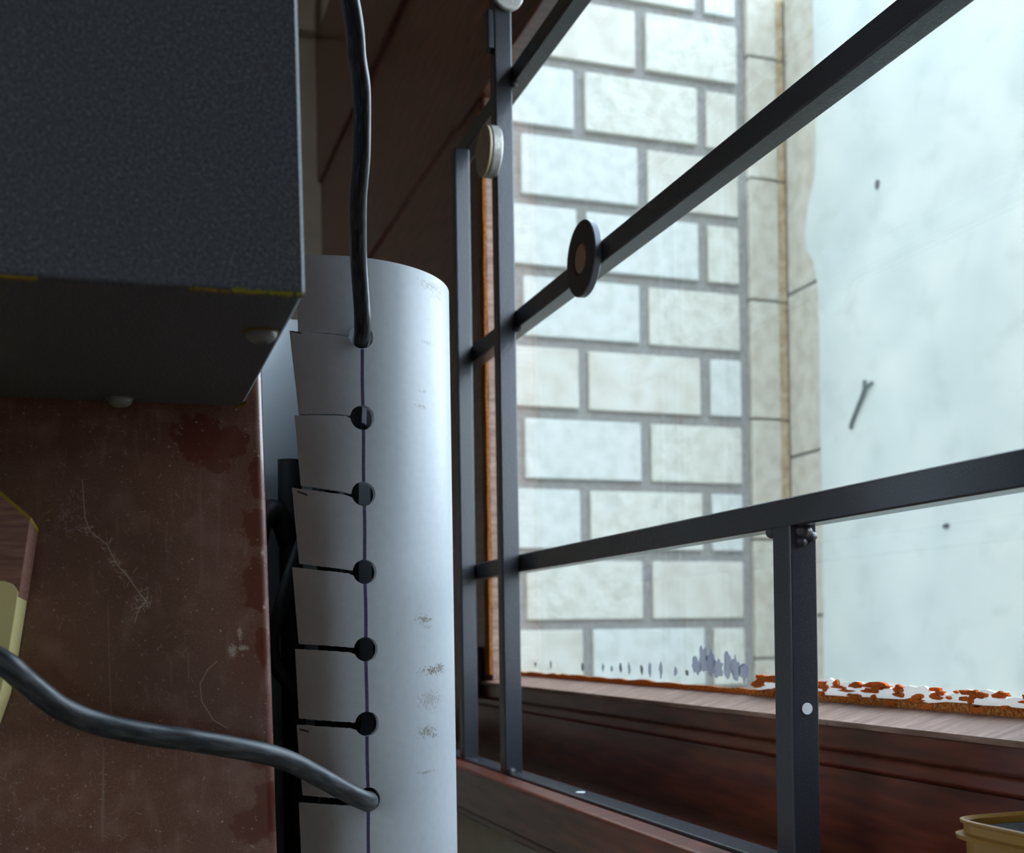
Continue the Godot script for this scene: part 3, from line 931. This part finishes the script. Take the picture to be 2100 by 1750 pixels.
func build_small_things() -> void:
	var room := Vector3(-1, 0, 0)
	var here := Vector3(0, 0, 1)
	# layered pale magnet on the upright bar
	var m := thing("disc_magnet", "thick pale two-layer disc magnet on the upright grille bar", "magnet")
	var st := st_new()
	lathe(st, [Vector2(0, 0), Vector2(0.0172, 0), Vector2(0.0180, 0.0008), Vector2(0.0180, 0.0066), Vector2(0.0172, 0.0072), Vector2(0, 0.0072)], disc_xf(P(GRILLE_X - 0.0005, 0.351, 0.8135), room), 56)
	commit(st, "steel_cup", M.magnet_cup, m)
	st = st_new()
	lathe(st, [Vector2(0, 0.0070), Vector2(0.0160, 0.0070), Vector2(0.0160, 0.0080), Vector2(0.0176, 0.0080), Vector2(0.0178, 0.0094), Vector2(0.0170, 0.0100), Vector2(0, 0.0100)], disc_xf(P(GRILLE_X - 0.0005, 0.351, 0.8135), room), 56)
	commit(st, "magnet_plate", M.magnet_face, m)
	m = thing("disc_magnet", "small white disc magnet at the top of the upright grille bar", "magnet")
	st = st_new()
	lathe(st, [Vector2(0, 0), Vector2(0.0108, 0), Vector2(0.0115, 0.0007), Vector2(0.0115, 0.0033), Vector2(0.0108, 0.0040), Vector2(0, 0.0040)], disc_xf(P(0.2795, 0.4660, 0.8122), here), 48)
	commit(st, "steel_cup", M.magnet_cup, m)
	m = thing("bar_magnet", "small dark block magnet on the room side of the upright bar", "magnet")
	st = st_new()
	rbox(st, GRILLE_X - 0.0052, 0.4270, 0.8130, GRILLE_X - 0.0004, 0.4560, 0.8245, 0.001)
	commit(st, "block", M.enamel, m)
	m = thing("ring_magnet", "dark round ring magnet with a copper-coloured centre on sloping-looking bar", "magnet")
	m.set_meta("label", "dark round ring magnet with copper-coloured centre on a horizontal grille bar")
	var xf := disc_xf(P(GRILLE_X + BAR, 0.2322, 0.6753), room)
	st = st_new()
	lathe(st, [Vector2(0, 0), Vector2(0.0225, 0), Vector2(0.0232, 0.0007), Vector2(0.0232, 0.0043), Vector2(0.0226, 0.0049)], xf, 64)
	commit(st, "rim", M.ferrite_rim, m)
	st = st_new()
	lathe(st, [Vector2(0.0226, 0.0049), Vector2(0.0157, 0.0052), Vector2(0.0105, 0.0052), Vector2(0.0099, 0.0048), Vector2(0.0088, 0.0048)], xf, 64)
	commit(st, "ferrite_face", M.ferrite, m)
	st = st_new()
	lathe(st, [Vector2(0.0088, 0.0046), Vector2(0.0084, 0.0051), Vector2(0, 0.0051)], xf, 40)
	commit(st, "centre_plug", M.copper, m)
	# round white stickers on the bars
	st = st_new()
	lathe(st, [Vector2(0, 0), Vector2(0.0026, 0), Vector2(0.0026, 0.0003), Vector2(0, 0.0003)], disc_xf(P(0.2902, -0.0347, 0.4506), here), 28)
	tag(commit(st, "round_sticker", M.dot), "white round dot sticker on the short upright grille bar", "sticker")
	st = st_new()
	lathe(st, [Vector2(0, 0), Vector2(0.0030, 0), Vector2(0.0030, 0.0003), Vector2(0, 0.0003)], disc_xf(P(0.2785, -0.1003, 0.690), Vector3.UP), 28)
	tag(commit(st, "round_sticker", M.dot), "white round dot lying on the bottom grille bar", "sticker")
	# yellow plastic tub on the sill
	var t := thing("plastic_tub", "yellow plastic tub of dark soil on the window sill", "tub")
	var c := Vector2(0.313, 0.330)
	var ring := func(h: float, half: float, y: float) -> Array:
		var pts := []
		for k in 48:
			var a := TAU * k / 48
			var ca := cos(a)
			var sa := sin(a)
			var e := 0.42
			pts.append(P(c.x + signf(ca) * pow(absf(ca), e) * half, y, c.y + signf(sa) * pow(absf(sa), e) * h))
		return pts
	var layers := [[0.0225, -0.1131], [0.0245, -0.0790], [0.0245, -0.0762], [0.0272, -0.0758], [0.0275, -0.0742], [0.0252, -0.0736], [0.0252, -0.0705], [0.0262, -0.0700], [0.0262, -0.0690], [0.0250, -0.0688], [0.0240, -0.0700], [0.0222, -0.1100]]
	st = st_new()
	var prev := []
	for L in layers:
		var now: Array = ring.call(L[0], L[0], L[1])
		if prev.size():
			for k in 48:
				var k2 := (k + 1) % 48
				var n: Vector3 = ((prev[k2] - prev[k]).cross(now[k] - prev[k])).normalized()
				quad(st, prev[k], prev[k2], now[k2], now[k], -n)
		prev = now
	commit(st, "tub_wall", M.pot, t)
	st = st_new()
	var top: Array = ring.call(0.0238, 0.0238, -0.0725)
	for k in 48:
		tri(st, P(c.x, -0.0700, c.y), top[k], top[(k + 1) % 48], Vector3.UP, Vector3.UP, Vector3.UP)
	commit(st, "soil", M.soil, t)

func build_board_and_box() -> void:
	# upright board with a rounded right edge
	var t := thing("painted_board", "dusty brown painted upright board with wiped patches along its rounded edge", "board")
	var st := st_new()
	var f0 := 0.465
	var f1 := 0.4805
	var xe := 0.0585
	var prof := []          # (x, f, normal)
	prof.append([-0.75, f0, Vector3(0, 0, 1)])
	var r := 0.0040
	for k in 9:
		var a := PI / 2 * k / 8.0
		prof.append([xe - r + sin(a) * r, f0 + r - cos(a) * r, Vector3(sin(a), 0, cos(a))])
	prof.append([xe, f1, Vector3(1, 0, 0)])
	prof.append([xe, f1, Vector3(0, 0, -1)])
	prof.append([-0.75, f1, Vector3(0, 0, -1)])
	prof.append([-0.75, f1, Vector3(-1, 0, 0)])
	prof.append([-0.75, f0, Vector3(-1, 0, 0)])
	var lean := func(x: float, y: float, f: float) -> Vector3: return P(x - 0.0165 * (y - 0.02) if x > 0.0 else x, y, f)
	var ys := [-EYE, -0.2, -0.1, 0.0, 0.1, 0.62]
	for i in prof.size() - 1:
		for k in ys.size() - 1:
			var A := [prof[i][0], ys[k], prof[i][1]]
			var q := []
			var u := []
			for e in [[i, k], [i + 1, k], [i + 1, k + 1], [i, k + 1]]:
				q.append(lean.call(prof[e[0]][0], ys[e[1]], prof[e[0]][1]))
				u.append(Vector2((prof[e[0]][0] + 0.1) * 6.25, (0.12 - ys[e[1]]) * 4.1667))
			tri(st, q[0], q[1], q[2], prof[i][2], prof[i + 1][2], prof[i + 1][2], u[0], u[1], u[2])
			tri(st, q[0], q[2], q[3], prof[i][2], prof[i + 1][2], prof[i][2], u[0], u[2], u[3])
	for e in [[0.62, Vector3.UP], [-EYE, Vector3.DOWN]]:
		quad(st, P(-0.75, e[0], f0), P(xe - 0.01, e[0], f0), P(xe - 0.01, e[0], f1), P(-0.75, e[0], f1), e[1])
	commit(st, "panel", M.board, t)

	# black sheet-metal case fixed to the board
	t = thing("metal_case", "black dusty sheet-metal case mounted high on the brown board", "case")
	var turn := Transform3D(Basis(Vector3(0, 0, 1), 0.012), Vector3.ZERO)
	var pivot := P(0.0492, 0.0897, 0.31)
	turn.origin = pivot - turn.basis * pivot
	st = st_new()
	rbox(st, -0.24, 0.0897, 0.3095, 0.0495, 0.36, 0.4635, 0.0016, turn)
	commit(st, "shell", M.box_black, t)
	for s in [[0.0425, 0.3490, 0.0046], [0.0040, 0.4560, 0.0044]]:
		var at: Vector3 = turn * P(s[0], 0.0897, s[1])
		var xf := disc_xf(at, Vector3(0.02, -1, 0))
		var sc := Node3D.new()
		sc.name = "screw"
		t.add_child(sc, true)
		st = st_new()
		lathe(st, [Vector2(s[2], 0.0002), Vector2(s[2], 0.0009), Vector2(s[2] * 0.92, 0.0018), Vector2(s[2] * 0.7, 0.0027), Vector2(s[2] * 0.42, 0.0031), Vector2(s[2] * 0.36, 0.0024), Vector2(0, 0.0022)], xf, 32)
		commit(st, "screw_head", M.zinc, sc)
		st = st_new()
		lathe(st, [Vector2(s[2] * 0.9, 0.0), Vector2(s[2] * 1.12, 0.0), Vector2(s[2] * 1.12, 0.0004), Vector2(s[2] * 0.9, 0.0004)], xf, 32)
		commit(st, "washer", M.yellow_edge if s[1] < 0.4 else M.zinc, sc)
	# coat worn through to yellow along the front lower edge and one rear corner
	for q in [[0.0200, 0.0270], [0.0275, 0.0300], [0.0305, 0.0395], [0.0400, 0.0462], [0.0470, 0.0486], [-0.0246, -0.0160]]:
		var poly := PackedVector2Array()
		var n := 18
		for k in n + 1: poly.append(Vector2(lerpf(q[0], q[1], float(k) / n), 0.0894 + rng.randf_range(-0.0001, 0.0003)))
		for k in n + 1: poly.append(Vector2(lerpf(q[1], q[0], float(k) / n), 0.0901 + rng.randf_range(-0.0003, 0.0003) + (0.0003 if q[0] > 0.03 else -0.0002)))
		st = st_new()
		prism(st, poly, func(p: Vector2, d: float) -> Vector3: return turn * P(p.x, p.y, d), 0.3110, 0.3093)
		commit(st, "worn_edge", M.chip if q[0] > 0.03 else M.yellow_edge, t)
	st = st_new()
	prism(st, PackedVector2Array([Vector2(0.0495, 0.4635), Vector2(0.0496, 0.4560), Vector2(0.0478, 0.4600), Vector2(0.0462, 0.4636)]), func(p: Vector2, d: float) -> Vector3: return turn * P(p.x, d, p.y), 0.0905, 0.0894)
	commit(st, "worn_edge", M.yellow_edge, t)

	# laminated wooden block and a cream plug body at the left
	t = thing("laminate_block", "brown wood-grain laminated block with a yellow edge on the board", "block")
	st = st_new()
	var face := func(p: Vector2, d: float) -> Vector3: return P(p.x, p.y, d)
	prism(st, PackedVector2Array([Vector2(-0.0620, 0.0760), Vector2(-0.0345, 0.0488), Vector2(-0.0252, 0.0402), Vector2(-0.0290, 0.0150), Vector2(-0.0620, 0.0150)]), face, 0.4650, 0.4200)
	commit(st, "core", M.laminate, t)
	st = st_new()
	prism(st, PackedVector2Array([Vector2(-0.0620, 0.0772), Vector2(-0.0343, 0.0500), Vector2(-0.0249, 0.0414), Vector2(-0.0251, 0.0400), Vector2(-0.0345, 0.0487), Vector2(-0.0620, 0.0758)]), face, 0.4650, 0.4196)
	commit(st, "edge_band", M.yellow_edge, t)
	t = thing("plug", "cream plastic plug with dark cable leaving its side", "plug")
	st = st_new()
	prism(st, PackedVector2Array([Vector2(-0.0620, 0.0205), Vector2(-0.0330, 0.0200), Vector2(-0.0305, 0.0190), Vector2(-0.0290, 0.0165), Vector2(-0.0296, 0.0120), Vector2(-0.0322, -0.0040), Vector2(-0.0352, -0.0190), Vector2(-0.0390, -0.0300), Vector2(-0.0620, -0.0300)]), face, 0.4640, 0.4170)
	commit(st, "plug_body", M.cream_plastic, t)

func build_cables() -> void:
	var st := st_new()
	tube(st, [P(0.1030, -0.985, 0.5400), P(0.1045, -0.3, 0.5360), P(0.1040, 0.02, 0.5340), P(0.1050, 0.095, 0.5270), P(0.1046, 0.1180, 0.5140), P(0.1026, 0.1248, 0.5015), P(0.1020, 0.1266, 0.4950), P(0.1016, 0.1288, 0.4890), P(0.1008, 0.1335, 0.4845), P(0.1000, 0.1402, 0.4820), P(0.0978, 0.1537, 0.4755), P(0.0957, 0.163, 0.466), P(0.0938, 0.1731, 0.4550), P(0.0933, 0.184, 0.446), P(0.0925, 0.1953, 0.4400), P(0.0912, 0.206, 0.434), P(0.0890, 0.2142, 0.4300), P(0.0846, 0.2301, 0.4200), P(0.070, 0.272, 0.408), P(0.052, 0.285, 0.400), P(0.0500, 0.285, 0.398)], 0.0035, 20, 8)
	var k := thing("power_cable", "thin black cable hanging from above into the topmost pipe hole", "cable")
	commit(st, "sheath", M.cable, k)
	st = st_new()
	tube(st, [P(-0.0400, -0.0020, 0.4060), P(-0.0316, -0.0072, 0.4030), P(-0.0260, -0.0130, 0.4080), P(-0.0170, -0.0215, 0.4150), P(-0.0070, -0.0270, 0.4210), P(0.0043, -0.0308, 0.4250), P(0.0160, -0.0337, 0.4290), P(0.0274, -0.0360, 0.4320), P(0.0486, -0.0414, 0.4400), P(0.0590, -0.0450, 0.4470), P(0.0690, -0.0502, 0.4555), P(0.0865, -0.0612, 0.4720), P(0.0960, -0.0668, 0.4812), P(0.1010, -0.0692, 0.4885), P(0.1021, -0.0696, 0.4945), P(0.1026, -0.0702, 0.5010), P(0.1070, -0.0760, 0.5130), P(0.1130, -0.0900, 0.5200), P(0.1150, -0.3, 0.5240), P(0.1150, -0.985, 0.5300)], 0.0041, 20, 8)
	k = thing("power_cable", "dusty black cable crossing the brown board into a pipe hole", "cable")
	commit(st, "sheath", M.cable_dusty, k)
	st = st_new()
	tube(st, [P(0.1010, -0.985, 0.5850), P(0.1000, 0.010, 0.5850), P(0.096, 0.046, 0.578), P(0.088, 0.048, 0.563), P(0.079, 0.032, 0.545), P(0.0705, 0.0107, 0.530), P(0.0672, -0.0010, 0.529), P(0.0690, -0.0130, 0.530), P(0.0762, -0.0220, 0.530), P(0.090, -0.034, 0.540), P(0.092, -0.060, 0.560), P(0.088, -0.14, 0.565), P(0.088, -0.985, 0.565)], 0.0032, 14, 8)
	k = thing("power_cable", "black cable looping inside the pipe behind the flaps", "cable")
	commit(st, "sheath", M.black_rubber, k)
	# two thick runs folded over inside the duct
	st = st_new()
	tube(st, [P(0.122, -0.985, 0.5480), P(0.1215, 0.03, 0.5460), P(0.119, 0.082, 0.5480), P(0.110, 0.098, 0.5540), P(0.101, 0.086, 0.5590), P(0.0985, 0.03, 0.5600), P(0.1090, -0.2, 0.5640), P(0.1120, -0.985, 0.5640)], 0.0052, 14, 8)
	k = thing("power_cable", "thick black cable folded over inside the pipe, seen through its holes", "cable")
	commit(st, "sheath", M.black_rubber, k)
	st = st_new()
	tube(st, [P(0.0700, -0.985, 0.5760), P(0.0655, -0.2, 0.5700), P(0.0640, 0.01, 0.5680), P(0.0660, 0.048, 0.5710), P(0.0740, 0.062, 0.5790), P(0.0830, 0.048, 0.5850), P(0.0845, 0.0, 0.5865), P(0.0860, -0.985, 0.5860)], 0.0058, 14, 8)
	k = thing("power_cable", "thick black cable bent double in the dark left side of the pipe", "cable")
	commit(st, "sheath", M.black_rubber, k)
